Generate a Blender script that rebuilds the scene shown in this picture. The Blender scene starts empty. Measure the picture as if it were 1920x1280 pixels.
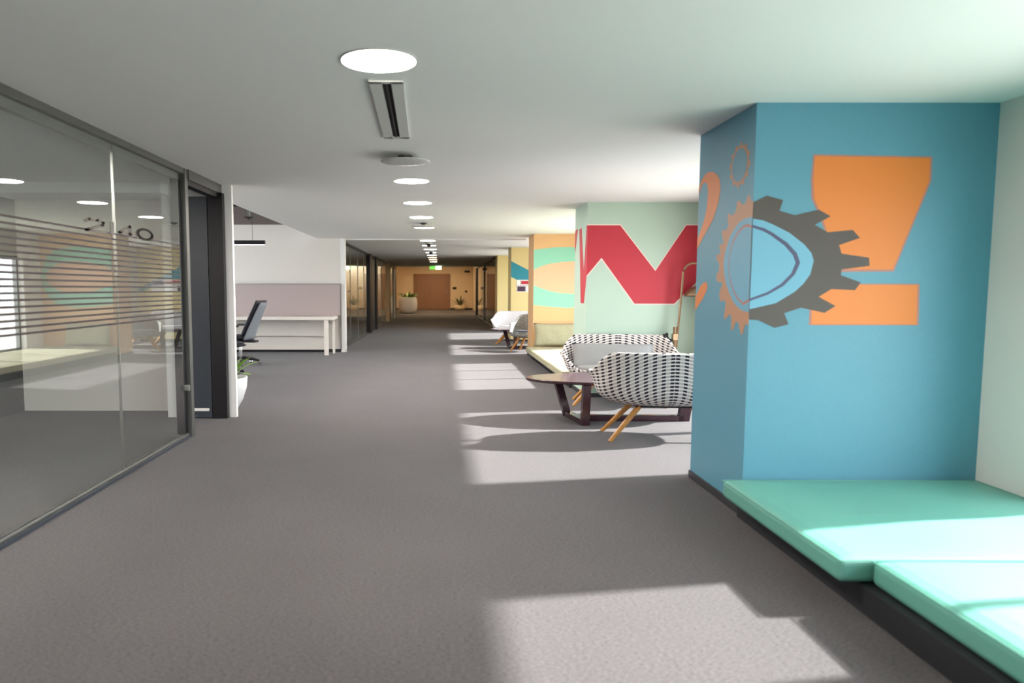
import bpy, bmesh, math, random
from mathutils import Vector, Matrix
from mathutils.geometry import tessellate_polygon
random.seed(7)
PI = math.pi
scene = bpy.context.scene
C = scene.collection

# ------------------------------------------------------------------ camera, sky, sun, exposure
cam_d = bpy.data.cameras.new('camera')
cam = bpy.data.objects.new('camera', cam_d); C.objects.link(cam)
cam.location = (0, 0, 1.3)
cam.rotation_euler = (PI/2 - 0.09068, -0.00092, 0.0)
cam_d.sensor_width = 36; cam_d.lens = 1400/1920*36
cam_d.shift_x = (960-826.84)/1920; cam_d.shift_y = (668.71-640)/1920
cam_d.clip_start = 0.05; cam_d.clip_end = 200
cam_d.dof.use_dof = True; cam_d.dof.focus_distance = 8.5; cam_d.dof.aperture_fstop = 1.7
scene.camera = cam

world = bpy.data.worlds.new('sky'); scene.world = world; world.use_nodes = True
wn = world.node_tree.nodes; wn['Background'].inputs[0].default_value = (0.93, 0.96, 1.0, 1); wn['Background'].inputs[1].default_value = 5.4
sun_d = bpy.data.lights.new('sun', 'SUN'); sun_d.energy = 15.5; sun_d.angle = math.radians(1.6); sun_d.color = (1.0, 0.97, 0.93)
sun = bpy.data.objects.new('sun', sun_d); C.objects.link(sun)
sun.rotation_euler = Vector((-1, -0.185, -0.615)).to_track_quat('-Z', 'Y').to_euler()
scene.view_settings.view_transform = 'Standard'; scene.view_settings.look = 'None'
scene.view_settings.gamma = 1.0; scene.view_settings.use_curve_mapping = False
scene.view_settings.exposure = 0.72
scene.cycles.use_denoising = True
scene.cycles.max_bounces = 10; scene.cycles.transparent_max_bounces = 24; scene.cycles.diffuse_bounces = 6
scene.cycles.sample_clamp_indirect = 6.0
scene.cycles.caustics_reflective = False; scene.cycles.caustics_refractive = False
LAMP = 135.0           # emission of the recessed ceiling discs
WARM = 130.0           # emission of the warm lamps at the far end

# ------------------------------------------------------------------ materials
def lin(c): return tuple(((v/255)/12.92 if v/255 <= .04045 else ((v/255+.055)/1.055)**2.4) for v in c)
M = {}
def mat(name, rgb, rough=.6, metal=0, bump=0, scale=60, var=0, spec=None, emit=0):
    m = bpy.data.materials.new(name); m.use_nodes = True; M[name] = m
    nt = m.node_tree; b = nt.nodes['Principled BSDF']; col = (*lin(rgb), 1)
    b.inputs['Base Color'].default_value = col; b.inputs['Roughness'].default_value = rough; b.inputs['Metallic'].default_value = metal
    if spec is not None: b.inputs['Specular IOR Level'].default_value = spec
    if emit: b.inputs['Emission Color'].default_value = col; b.inputs['Emission Strength'].default_value = emit
    if bump or var:
        tc = nt.nodes.new('ShaderNodeTexCoord'); n = nt.nodes.new('ShaderNodeTexNoise')
        n.inputs['Scale'].default_value = scale; n.inputs['Detail'].default_value = 5
        nt.links.new(tc.outputs['Object'], n.inputs['Vector'])
        if bump:
            bp = nt.nodes.new('ShaderNodeBump'); bp.inputs['Strength'].default_value = bump; bp.inputs['Distance'].default_value = .01
            nt.links.new(n.outputs['Fac'], bp.inputs['Height']); nt.links.new(bp.outputs['Normal'], b.inputs['Normal'])
        if var:
            r = nt.nodes.new('ShaderNodeValToRGB')
            r.color_ramp.elements[0].position = .3; r.color_ramp.elements[1].position = .7
            r.color_ramp.elements[0].color = (*[v*(1-var) for v in col[:3]], 1); r.color_ramp.elements[1].color = (*[min(1, v*(1+var)) for v in col[:3]], 1)
            nt.links.new(n.outputs['Fac'], r.inputs['Fac']); nt.links.new(r.outputs['Color'], b.inputs['Base Color'])
    return m
mat('paint_ceiling', (236, 237, 236), .75, bump=.02, scale=90)
mat('paint_white', (226, 220, 214), .7, bump=.03, scale=120)
mat('paint_cream', (236, 213, 178), .7, bump=.03, scale=90)
mat('paint_dark', (84, 84, 86), .6, bump=.03, scale=90)
mat('soffit_brown', (92, 80, 76), .8, bump=.2, scale=20, var=.15)
mat('paint_blue', (86, 145, 166), .5, bump=.04, scale=60, var=.02)
mat('paint_green', (184, 206, 189), .55, bump=.04, scale=60)
mat('paint_orange_col', (222, 176, 126), .55, bump=.04, scale=60)
mat('paint_yellow', (228, 208, 148), .55, bump=.04, scale=60)
mat('mural_orange', (222, 124, 46), .5, bump=.04, scale=60)
mat('mural_brown', (182, 132, 98), .5, bump=.04, scale=60)
mat('mural_grey', (76, 67, 63), .55, bump=.04, scale=60)
mat('mural_navy', (70, 72, 102), .55)
mat('mural_rust', (176, 120, 110), .55)
mat('mural_sky', (104, 164, 190), .5, bump=.04, scale=60)
mat('mural_red', (192, 44, 60), .55, bump=.04, scale=60)
mat('mural_pink', (240, 214, 204), .55)
mat('mural_mint', (140, 202, 178), .55)
mat('mural_peach', (230, 180, 146), .55)
mat('mural_teal', (38, 140, 158), .55)
mat('mural_white', (240, 238, 236), .55)
mat('mural_plum', (66, 36, 66), .55)
mat('mural_black', (30, 26, 28), .55)
mat('mural_blue', (36, 84, 140), .55)
mat('baseboard_dark', (44, 42, 46), .5)
mat('black_metal', (26, 24, 28), .4, spec=.4)
mat('slate', (58, 64, 72), .35)
mat('aluminium', (150, 150, 146), .32, metal=.85)
mat('grey_metal', (104, 104, 102), .4, metal=.6)
mat('chrome', (200, 200, 204), .2, metal=1)
mat('bronze', (150, 124, 98), .35, metal=.8)
mat('mint_vinyl', (99, 161, 146), .5, bump=.06, scale=14)
mat('olive_cloth', (158, 153, 126), .85, bump=.25, scale=30, var=.08)
mat('plinth_black', (30, 30, 34), .6)
mat('grey_felt', (146, 146, 146), .9, bump=.15, scale=200)
mat('dark_felt', (70, 72, 80), .9, bump=.15, scale=200)
mat('wood_leg', (198, 138, 70), .45, bump=.05, scale=30, var=.12)
mat('plum_wood', (66, 42, 50), .16, bump=.03, scale=18, var=.1, spec=.6)
mat('pinboard', (178, 164, 162), .9, bump=.1, scale=250)
mat('white_laminate', (230, 222, 214), .4)
mat('mesh_grey', (134, 140, 148), .6, bump=.2, scale=300)
mat('chair_black', (34, 32, 42), .5)
mat('pot_white', (236, 236, 238), .35)
mat('leaf_green', (124, 160, 66), .5, var=.2, scale=12)
mat('leaf_dark', (78, 84, 44), .5, var=.2, scale=12)
mat('soil', (50, 40, 32), .95, bump=.4, scale=60)
mat('door_brown', (152, 112, 86), .5, bump=.03, scale=30, var=.05)
mat('vinyl_strip', (48, 36, 36), .55)
mat('number_vinyl', (104, 96, 90), .55)
mat('ground_pale', (190, 186, 178), .9, bump=.1, scale=4, var=.06)
mat('vent_white', (206, 208, 204), .5)
mat('void_black', (20, 18, 22), .9)
mat('lamp_disc', (255, 246, 238), .5, emit=LAMP)
mat('lamp_far', (255, 244, 234), .5, emit=LAMP*.2)
mat('lamp_far_warm', (255, 212, 164), .5, emit=LAMP*.3)
mat('lamp_warm', (255, 226, 184), .5, emit=WARM)
mat('exit_green', (120, 214, 90), .5, emit=.8)
mat('exit_white', (240, 255, 210), .5, emit=2.5)
mat('tube_white', (250, 240, 255), .5, emit=4.0)

# carpet: loop pile speckle, two scales of noise, bump
def carpet():
    m = bpy.data.materials.new('carpet'); m.use_nodes = True; M['carpet'] = m
    nt = m.node_tree; b = nt.nodes['Principled BSDF']; b.inputs['Roughness'].default_value = .95; b.inputs['Specular IOR Level'].default_value = .15; b.inputs['Sheen Weight'].default_value = .15; b.inputs['Sheen Roughness'].default_value = .35
    tc = nt.nodes.new('ShaderNodeTexCoord'); mp = nt.nodes.new('ShaderNodeMapping'); mp.inputs['Scale'].default_value = (1, 2.2, 1)
    nt.links.new(tc.outputs['Object'], mp.inputs['Vector'])
    n = nt.nodes.new('ShaderNodeTexNoise'); n.inputs['Scale'].default_value = 58; n.inputs['Detail'].default_value = 4; n.inputs['Roughness'].default_value = .7
    nt.links.new(mp.outputs['Vector'], n.inputs['Vector'])
    r = nt.nodes.new('ShaderNodeValToRGB'); r.color_ramp.elements[0].position = .32; r.color_ramp.elements[1].position = .68
    r.color_ramp.elements[0].color = (*lin((65, 60, 61)), 1); r.color_ramp.elements[1].color = (*lin((103, 98, 100)), 1)
    nt.links.new(n.outputs['Fac'], r.inputs['Fac'])
    n2 = nt.nodes.new('ShaderNodeTexNoise'); n2.inputs['Scale'].default_value = 1.3
    nt.links.new(tc.outputs['Object'], n2.inputs['Vector'])
    mx = nt.nodes.new('ShaderNodeMix'); mx.data_type = 'RGBA'; mx.blend_type = 'MULTIPLY'; mx.inputs[0].default_value = .25
    nt.links.new(r.outputs['Color'], mx.inputs[6]); nt.links.new(n2.outputs['Fac'], mx.inputs[7])
    nt.links.new(mx.outputs[2], b.inputs['Base Color'])
    bp = nt.nodes.new('ShaderNodeBump'); bp.inputs['Strength'].default_value = .5; bp.inputs['Distance'].default_value = .006
    nt.links.new(n.outputs['Fac'], bp.inputs['Height']); nt.links.new(bp.outputs['Normal'], b.inputs['Normal'])
carpet()

def glass(name, tint, ior, rough=0.0):
    m = bpy.data.materials.new(name); m.use_nodes = True; M[name] = m
    nt = m.node_tree; nt.nodes.clear()
    o = nt.nodes.new('ShaderNodeOutputMaterial'); mx = nt.nodes.new('ShaderNodeMixShader'); f = nt.nodes.new('ShaderNodeFresnel'); f.inputs[0].default_value = ior
    t = nt.nodes.new('ShaderNodeBsdfTransparent'); t.inputs[0].default_value = (*tint, 1)
    g = nt.nodes.new('ShaderNodeBsdfGlossy'); g.inputs[0].default_value = (.95, .97, .97, 1); g.inputs['Roughness'].default_value = rough
    ge = nt.nodes.new('ShaderNodeNewGeometry'); iv = nt.nodes.new('ShaderNodeMath'); iv.operation = 'SUBTRACT'; iv.inputs[0].default_value = 1
    ml = nt.nodes.new('ShaderNodeMath'); ml.operation = 'MULTIPLY'; nt.links.new(ge.outputs['Backfacing'], iv.inputs[1])   # reflect at the outer skin only
    nt.links.new(f.outputs[0], ml.inputs[0]); nt.links.new(iv.outputs[0], ml.inputs[1])
    nt.links.new(ml.outputs[0], mx.inputs[0]); nt.links.new(t.outputs[0], mx.inputs[1]); nt.links.new(g.outputs[0], mx.inputs[2]); nt.links.new(mx.outputs[0], o.inputs[0])
glass('glass_partition', (.935, .975, .962), 2.6)
glass('glass_window', (.96, .98, .98), 1.45)

# woven check cloth: dark where both bands cross, half tone where one does
def check_cloth(name, su, sv, light, half_u, half_v, dark):
    m = bpy.data.materials.new(name); m.use_nodes = True; M[name] = m
    nt = m.node_tree; b = nt.nodes['Principled BSDF']; b.inputs['Roughness'].default_value = .9
    uv = nt.nodes.new('ShaderNodeUVMap'); sp = nt.nodes.new('ShaderNodeSeparateXYZ'); nt.links.new(uv.outputs[0], sp.inputs[0])
    def band(sock, s, th):
        a = nt.nodes.new('ShaderNodeMath'); a.operation = 'MULTIPLY'; a.inputs[1].default_value = 1/s; nt.links.new(sock, a.inputs[0])
        f = nt.nodes.new('ShaderNodeMath'); f.operation = 'FRACT'; nt.links.new(a.outputs[0], f.inputs[0])
        l = nt.nodes.new('ShaderNodeMath'); l.operation = 'LESS_THAN'; l.inputs[1].default_value = th; nt.links.new(f.outputs[0], l.inputs[0])
        return l.outputs[0]
    bu, bv = band(sp.outputs[0], su, .45), band(sp.outputs[1], sv, .56)
    def mix(fac, A, B):
        x = nt.nodes.new('ShaderNodeMix'); x.data_type = 'RGBA'; nt.links.new(fac, x.inputs[0])
        for k, v in ((6, A), (7, B)):
            if isinstance(v, tuple): x.inputs[k].default_value = (*lin(v), 1)
            else: nt.links.new(v, x.inputs[k])
        return x.outputs[2]
    nt.links.new(mix(bv, mix(bu, light, half_u), mix(bu, half_v, dark)), b.inputs['Base Color'])
    n = nt.nodes.new('ShaderNodeTexNoise'); n.inputs['Scale'].default_value = 260
    bp = nt.nodes.new('ShaderNodeBump'); bp.inputs['Strength'].default_value = .25; bp.inputs['Distance'].default_value = .004
    nt.links.new(n.outputs['Fac'], bp.inputs['Height']); nt.links.new(bp.outputs['Normal'], b.inputs['Normal'])
check_cloth('houndstooth', .074, .029, (238, 232, 228), (228, 222, 216), (192, 182, 176), (38, 26, 42))
check_cloth('houndstooth_fine', .030, .030, (206, 206, 200), (150, 150, 148), (150, 150, 148), (60, 60, 66))
check_cloth('cloth_white', .030, .030, (236, 234, 236), (226, 224, 226), (226, 224, 226), (206, 204, 208))

# ------------------------------------------------------------------ mesh helpers
def obj(name, bm, m=None, parent=None, smooth=False, loc=None):
    me = bpy.data.meshes.new(name); bmesh.ops.recalc_face_normals(bm, faces=bm.faces[:]); bm.to_mesh(me); bm.free()
    if smooth:
        for p in me.polygons: p.use_smooth = True
    if m: me.materials.append(M[m])
    o = bpy.data.objects.new(name, me); C.objects.link(o)
    if parent: o.parent = parent
    if loc: o.location = loc
    return o
def thing(name, label, cat, loc=(0, 0, 0), rotz=0, group=None):
    o = bpy.data.objects.new(name, None); C.objects.link(o); o.empty_display_size = .1
    o.location = loc; o.rotation_euler = (0, 0, rotz); tag(o, label, cat, group); return o
def tag(o, label, cat, group=None):
    o['label'] = label; o['category'] = cat
    if group: o['group'] = group
    return o
def struct(name, bm, m, label=None, parent=None):
    o = obj(name, bm, m, parent)
    if not parent: o['kind'] = 'structure'
    if label: o['label'] = label
    return o
def sroot(name, label=None, loc=(0, 0, 0)):
    o = bpy.data.objects.new(name, None); C.objects.link(o); o.location = loc; o['kind'] = 'structure'
    if label: o['label'] = label
    return o
def dup(root, loc, rotz, label, group=None):
    r = root.copy(); C.objects.link(r); r.location = loc; r.rotation_euler = (0, 0, rotz); r['label'] = label
    if group: r['group'] = group
    for ch in list(root.children):
        c = ch.copy(); C.objects.link(c); c.parent = r
        for g in list(ch.children):
            d = g.copy(); C.objects.link(d); d.parent = c
    return r
def box(x0, x1, y0, y1, z0, z1, bev=0, seg=2, bm=None):
    b = bmesh.new()
    bmesh.ops.create_cube(b, size=1, matrix=Matrix.Translation(((x0+x1)/2, (y0+y1)/2, (z0+z1)/2)) @ Matrix.Diagonal((abs(x1-x0), abs(y1-y0), abs(z1-z0), 1)))
    if bev: bmesh.ops.bevel(b, geom=b.edges[:], offset=bev, segments=seg, affect='EDGES', profile=.5)
    if bm is None: return b
    join(bm, b); return bm
def join(a, b, mtx=None):
    me = bpy.data.meshes.new('tmp'); b.to_mesh(me); b.free()
    if mtx: me.transform(mtx)
    a.from_mesh(me); bpy.data.meshes.remove(me); return a
def tube(pts, rad, n=10, cap=True, bm=None):
    b = bm or bmesh.new(); pts = [Vector(p) for p in pts]; rings = []
    rr = rad if isinstance(rad, (list, tuple)) else [rad]*len(pts)
    for i, p in enumerate(pts):
        t = (pts[min(i+1, len(pts)-1)] - pts[max(i-1, 0)]).normalized()
        a = t.cross(Vector((0, 0, 1)) if abs(t.z) < .95 else Vector((1, 0, 0))).normalized(); c = t.cross(a)
        rings.append([b.verts.new(p + (a*math.cos(2*PI*k/n) + c*math.sin(2*PI*k/n))*rr[i]) for k in range(n)])
    for r0, r1 in zip(rings, rings[1:]):
        for k in range(n): b.faces.new((r0[k], r0[(k+1) % n], r1[(k+1) % n], r1[k]))
    if cap: b.faces.new(rings[0][::-1]); b.faces.new(rings[-1])
    return b
def lathe(prof, n=28, bm=None, c=(0, 0, 0)):
    b = bm or bmesh.new(); rings = []
    for r, z in prof:
        if r < 1e-5: rings.append([b.verts.new((c[0], c[1], c[2]+z))])
        else: rings.append([b.verts.new((c[0]+r*math.cos(2*PI*k/n), c[1]+r*math.sin(2*PI*k/n), c[2]+z)) for k in range(n)])
    for a, d in zip(rings, rings[1:]):
        for k in range(n):
            q = [a[k % len(a)], a[(k+1) % len(a)], d[(k+1) % len(d)], d[k % len(d)]]
            q = list(dict.fromkeys(q))
            if len(q) > 2: b.faces.new(q)
    return b
def poly_prism(pts, d):                       # closed outline (3D points) swept by vector d
    b = bmesh.new(); d = Vector(d)
    v = [b.verts.new(p) for p in pts]; w = [b.verts.new(Vector(p)+d) for p in pts]; n = len(v)
    for q in tessellate_polygon([[Vector(p) for p in pts]]):
        b.faces.new([v[k] for k in q]); b.faces.new([w[k] for k in q[::-1]])
    for i in range(n): b.faces.new((v[i], w[i], w[(i+1) % n], v[(i+1) % n]))
    return b
def pillow(sx, sy, sz, n=14, pinch=.12):       # soft cushion lying in xy, centred
    b = bmesh.new(); grid = {}
    for s in (1, -1):
        for i in range(n+1):
            for j in range(n+1):
                u, v = 2*i/n-1, 2*j/n-1
                if s == -1 and (i in (0, n) or j in (0, n)): grid[(s, i, j)] = grid[(1, i, j)]; continue
                h = (max(0, (1-abs(u)**2.6)*(1-abs(v)**2.6)))**.5
                k = 1 - pinch*(1-abs(v))**2*abs(u)*0.5 if True else 1
                x = u*sx/2*(1-pinch*.5*(1-v*v)*abs(u)**3); y = v*sy/2*(1-pinch*.5*(1-u*u)*abs(v)**3)
                w = .06*sz*math.sin(9*u+3*v)*(1-u*u)
                grid[(s, i, j)] = b.verts.new((x, y, s*h*sz/2 + w*h))
    for s in (1, -1):
        for i in range(n):
            for j in range(n):
                b.faces.new([grid[(s, i, j)], grid[(s, i+1, j)], grid[(s, i+1, j+1)], grid[(s, i, j+1)]])
    return b

# ------------------------------------------------------------------ measures (metres)
H = 2.32; XC = 1.734; XR = 3.07; XL = -2.22
COL = [(4.207, 5.10), (8.936, 9.75), (14.065, 14.88), (18.578, 19.4), (23.08, 24.0)]

# ------------------------------------------------------------------ setting: floor, ceilings, walls
struct('floor', box(-7.2, 3.3, -6, 48, -.12, 0), 'carpet', 'grey brown loop pile carpet')
struct('ground', box(3.4, 40, -30, 60, -.3, -.12), 'ground_pale')
bm = box(-2.52, 3.3, -6, 34.0, H, H+.22)
box(-7.2, -2.52, -6, 8.0, H, H+.22, bm=bm); box(-7.2, -2.52, 15.56, 34.0, H, H+.22, bm=bm)
struct('ceiling', bm, 'paint_ceiling', 'plain white plasterboard ceiling over the corridor')
struct('ceiling', box(-7.2, -2.521, 8.0, 15.5, 2.6, 2.75), 'soffit_brown', 'raised dark brown ceiling over the desk bay')
struct('ceiling', box(-3.2, 3.3, 34.0, 48, 2.95, 3.1), 'paint_ceiling', 'higher ceiling of the lobby at the corridor end')
struct('wall_back', box(-7.2, 3.3, -6.15, -6, -.1, 2.6), 'paint_white')
# right wall: sills, heads and piers between the windows
win = [(-4.9, 3.61)] + [(COL[i][1]+.3, COL[i+1][0]-.58) for i in range(4)]
SILL, HEAD = .20, 1.88
wr = sroot('wall_right', 'white outside wall with tall windows in the bays')
obj('sill_wall', box(XR, XR+.2, -6, 24.2, -.1, SILL), 'paint_white', wr)
obj('head_wall', box(XR, XR+.2, -6, 24.2, HEAD, H), 'paint_white', wr)
edges = [-6.0] + [v for w in win for v in w] + [24.2]
for a, b_ in zip(edges[0::2], edges[1::2]): obj('pier', box(XR, XR+.2, a, b_, SILL, HEAD), 'paint_white', wr)
for i, (a, b_) in enumerate(win):
    w = sroot('window_%d' % (i+3), 'tall clear window in the bay on the right')
    X0, X1 = XR+.10, XR+.16
    n = max(2, round((b_-a)/1.3)); st = (b_-a)/n
    ms = [b_-.89-k*1.3 for k in range(7)] if i == 0 else [a+st*k for k in range(1, n)]
    ms = sorted(y for y in ms if a+.2 < y < b_-.2)
    fr = box(X0, X1, a, b_, SILL, SILL+.04); box(X0, X1, a, b_, HEAD-.04, HEAD, bm=fr)
    box(X0, X1, a, a+.04, SILL, HEAD, bm=fr); box(X0, X1, b_-.04, b_, SILL, HEAD, bm=fr)
    obj('window_frame', fr, 'aluminium', w)
    for y in ms: obj('mullion', box(X0, X1, y-.025, y+.025, SILL+.04, HEAD-.04), 'aluminium', w)
    ys = [a+.04] + ms + [b_-.04]
    for y0, y1 in zip(ys, ys[1:]): obj('pane', box(XR+.125, XR+.131, y0, y1, SILL+.04, HEAD-.04), 'glass_window', w)

# ------------------------------------------------------------------ columns with painted murals
def col(i, m, label):
    c = sroot('column', label)
    y0, y1 = COL[i]
    obj('shaft', box(XC, XR+.05, y0, y1, 0, H), m, c)
    bb = box(XC-.012, XC, y0-.012, y1, 0, .05); box(XC, XR, y0-.012, y0, 0, .05, bm=bb)
    obj('baseboard', bb, 'baseboard_dark', c)
    return c
T = .0012
def front(c, i, name, pts, m, lvl=1, label=None):            # flat paint on the face towards the corridor's start
    y = COL[i][0]
    o = obj(name, poly_prism([(x, y-T*(lvl-1), z) for x, z in pts], (0, -T, 0)), m, c)
    if label: o['label'] = label
    return o
def side(c, i, name, pts, m, lvl=1, label=None):             # flat paint on the face along the corridor
    o = obj(name, poly_prism([(XC-T*(lvl-1), y, z) for y, z in pts], (-T, 0, 0)), m, c)
    if label: o['label'] = label
    return o
def grow(pts, d):
    cx = sum(p[0] for p in pts)/len(pts); cz = sum(p[1] for p in pts)/len(pts); out = []
    for p in pts:
        v = Vector((p[0]-cx, p[1]-cz)); v = v*(1+d/v.length); out.append((cx+v.x, cz+v.y))
    return out
blue = col(0, 'paint_blue', 'nearest column, blue with gears and a punctuation mural')
ex_top = [(2.064, 2.031), (2.701, 2.022), (2.702, 1.895), (2.528, 1.411), (2.233, 1.41), (2.112, 1.72), (2.07, 1.80), (2.061, 1.894)]
ex_dot = [(2.084, 1.327), (2.671, 1.325), (2.678, 1.103), (2.087, 1.103)]
front(blue, 0, 'mural_outline', grow(ex_top, .014), 'mural_rust'); front(blue, 0, 'mural_outline', grow(ex_dot, .014), 'mural_rust')
front(blue, 0, 'exclamation_stroke', ex_top, 'mural_orange', 2, 'orange upper stroke of the painted exclamation mark')
front(blue, 0, 'exclamation_dot', ex_dot, 'mural_orange', 2, 'orange lower block of the painted exclamation mark')
g_out = [(XC, 1.78), (1.748, 1.787), (1.807, 1.816), (1.898, 1.792), (1.88, 1.734), (1.966, 1.709), (2.098, 1.74), (2.166, 1.704), (2.08, 1.657), (2.154, 1.616), (2.292, 1.629), (2.335, 1.585), (2.22, 1.545), (2.237, 1.498), (2.391, 1.476), (2.397, 1.431), (2.241, 1.41), (2.239, 1.378), (2.352, 1.338), (2.322, 1.295), (2.189, 1.301), (2.12, 1.258), (2.217, 1.206), (2.156, 1.168), (2.023, 1.197), (1.93, 1.166), (1.958, 1.104), (1.88, 1.084), (1.786, 1.127), (XC, 1.13)]
front(blue, 0, 'gear', g_out, 'mural_grey', 3, 'dark grey front half of the large painted gear')
g_in = [(XC, 1.690), (1.79, 1.681), (1.84, 1.661), (1.938, 1.614), (2.026, 1.548), (2.068, 1.50), (2.082, 1.457), (2.066, 1.383), (2.03, 1.33), (1.984, 1.286), (1.88, 1.222), (XC, 1.188)]
front(blue, 0, 'gear_opening', g_in, 'mural_sky', 4)
front(blue, 0, 'gear_ring', [(XC, 1.656), (1.80, 1.637), (1.842, 1.616), (1.93, 1.558), (1.986, 1.5), (2.006, 1.447), (1.98, 1.383), (1.919, 1.319), (1.834, 1.27), (XC, 1.234)], 'mural_navy', 5)
front(blue, 0, 'gear_centre', [(XC, 1.640), (1.79, 1.622), (1.832, 1.6), (1.914, 1.542), (1.963, 1.489), (1.980, 1.447), (1.958, 1.388), (1.902, 1.329), (1.829, 1.284), (XC, 1.249)], 'mural_sky', 6)
Y0 = COL[0][0]
sg = [(Y0, 1.79), (4.235, 1.79), (4.262, 1.829), (4.282, 1.829), (4.31, 1.786), (4.36, 1.785), (4.41, 1.815), (4.435, 1.81), (4.448, 1.757), (4.50, 1.735), (4.56, 1.755), (4.575, 1.745), (4.555, 1.676), (4.60, 1.655), (4.65, 1.662), (4.66, 1.645), (4.627, 1.589), (4.645, 1.57), (4.69, 1.578), (4.692, 1.56), (4.668, 1.527), (4.69, 1.512), (4.732, 1.518), (4.732, 1.49), (4.68, 1.451), (4.685, 1.41), (4.722, 1.395), (4.72, 1.36), (4.70, 1.344), (4.64, 1.345), (4.62, 1.33), (4.667, 1.275), (4.66, 1.25), (4.64, 1.222), (4.58, 1.235), (4.555, 1.215), (4.575, 1.13), (4.56, 1.115), (4.49, 1.15), (4.46, 1.137), (4.455, 1.06), (4.43, 1.055), (4.39, 1.11), (4.35, 1.107), (4.31, 1.04), (4.285, 1.04), (4.255, 1.10), (Y0, 1.10)]
side(blue, 0, 'gear', sg, 'mural_brown', 1, 'tan side half of the large painted gear')
side(blue, 0, 'gear_opening', [(Y0, 1.70), (4.318, 1.70), (4.39, 1.685), (4.453, 1.657), (4.52, 1.615), (4.563, 1.562), (4.597, 1.51), (4.607, 1.449), (4.59, 1.385), (4.556, 1.331), (4.50, 1.275), (4.442, 1.229), (4.37, 1.195), (4.296, 1.176), (Y0, 1.172)], 'mural_sky', 2)
side(blue, 0, 'gear_ring', [(Y0, 1.652), (4.275, 1.669), (4.34, 1.66), (4.408, 1.631), (4.47, 1.59), (4.506, 1.536), (4.528, 1.446), (4.51, 1.38), (4.481, 1.331), (4.43, 1.28), (4.372, 1.241), (4.285, 1.209), (Y0, 1.232)], 'mural_rust', 3)
side(blue, 0, 'gear_centre', [(Y0, 1.638), (4.275, 1.653), (4.335, 1.645), (4.398, 1.618), (4.455, 1.58), (4.494, 1.53), (4.515, 1.446), (4.498, 1.385), (4.468, 1.338), (4.42, 1.29), (4.365, 1.253), (4.285, 1.224), (Y0, 1.247)], 'mural_sky', 4)
cy, cz = 4.418, 2.016; ring = []
for k in range(96):
    a = 2*PI*k/96; t = (k % 8) < 4
    r = 1.0 if t else .87
    ring.append((cy+.150*r*math.cos(a), cz+.128*r*math.sin(a)))
side(blue, 0, 'small_gear', ring, 'mural_brown', 1, 'small tan painted gear ring')
side(blue, 0, 'small_gear_opening', [(cy+.108*math.cos(2*PI*k/40), cz+.094*math.sin(2*PI*k/40)) for k in range(40)], 'paint_blue', 2)
side(blue, 0, 'question_hook', [(COL[0][1], 1.975), (5.053, 2.02), (4.986, 2.050), (4.92, 2.055), (4.847, 2.044), (4.78, 2.02), (4.733, 1.986), (4.715, 1.945), (4.713, 1.901), (4.735, 1.84), (4.774, 1.79), (4.83, 1.735), (4.9, 1.693), (4.99, 1.64), (COL[0][1], 1.57), (COL[0][1], 1.635), (5.04, 1.69), (4.98, 1.75), (4.944, 1.81), (4.93, 1.87), (4.926, 1.94), (4.95, 1.985), (5.0, 2.0), (5.05, 1.985), (COL[0][1], 1.93)], 'mural_orange', 1, 'orange hook of a painted question mark')
side(blue, 0, 'question_tail', [(4.90, 1.345), (4.878, 1.32), (4.90, 1.285), (4.964, 1.233), (COL[0][1], 1.155), (COL[0][1], 1.245), (5.009, 1.322), (4.94, 1.345)], 'mural_orange', 1, 'orange lower stroke of a painted question mark')

green = col(1, 'paint_green', 'second column, mint green with a red zigzag mural')
Z1, Z0 = 2.05, 1.127
zig = [(XC, Z1), (2.119, Z1), (2.549, 1.513), (2.90, Z1), (XR+.04, Z1), (XR+.04, 1.45), (2.783, Z0), (2.311, Z0), (1.906, 1.67), (XC, 1.46)]
front(green, 1, 'mural_outline', [(XC, Z1+.012), (2.125, Z1+.012), (2.549, 1.53), (2.895, Z1+.012), (XR+.045, Z1+.012), (XR+.045, 1.43), (2.788, Z0-.012), (2.305, Z0-.012), (1.906, 1.648), (XC, 1.44)], 'mural_pink')
front(green, 1, 'red_zigzag', zig, 'mural_red', 2, 'red zigzag band painted on the mint column')
G0 = COL[1][0]
side(green, 1, 'red_zigzag', [(G0, Z1), (G0, 1.46), (9.08, Z0), (9.288, Z0), (9.46, 2.04), (9.307, 2.05), (9.118, 1.523), (9.0, Z1)], 'mural_red', 1, 'red point of the zigzag on the side face')
side(green, 1, 'red_zigzag', [(9.56, 2.06), (9.746, 2.045), (9.746, 1.76), (9.686, 1.823)], 'mural_red', 1)

orange = col(2, 'paint_orange_col', 'third column, orange with a mint ring mural')
ringo = [(XC, 1.0), (1.90, .982), (2.136, .957), (2.40, .947), (2.62, .965)] + [(2.62+.44*math.sin(k*PI/12), 1.513-.548*math.cos(k*PI/12)) for k in range(1, 12)] + [(2.62, 2.061), (2.40, 2.08), (2.119, 2.075), (1.90, 2.05), (XC, 2.03)]
ringi = [(XC, 1.37), (1.80, 1.345), (1.90, 1.308), (2.03, 1.266), (2.25, 1.222), (2.45, 1.21)] + [(2.45+.52*math.sin(k*PI/12), 1.512-.302*math.cos(k*PI/12)) for k in range(1, 12)] + [(2.45, 1.814), (2.25, 1.802), (2.024, 1.768), (1.90, 1.732), (1.80, 1.69), (XC, 1.66)]
front(orange, 2, 'mint_ring', ringo, 'mural_mint', 1, 'mint ring painted on the orange column')
front(orange, 2, 'peach_oval', ringi, 'mural_peach', 2, 'peach oval inside the mint ring')

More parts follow.
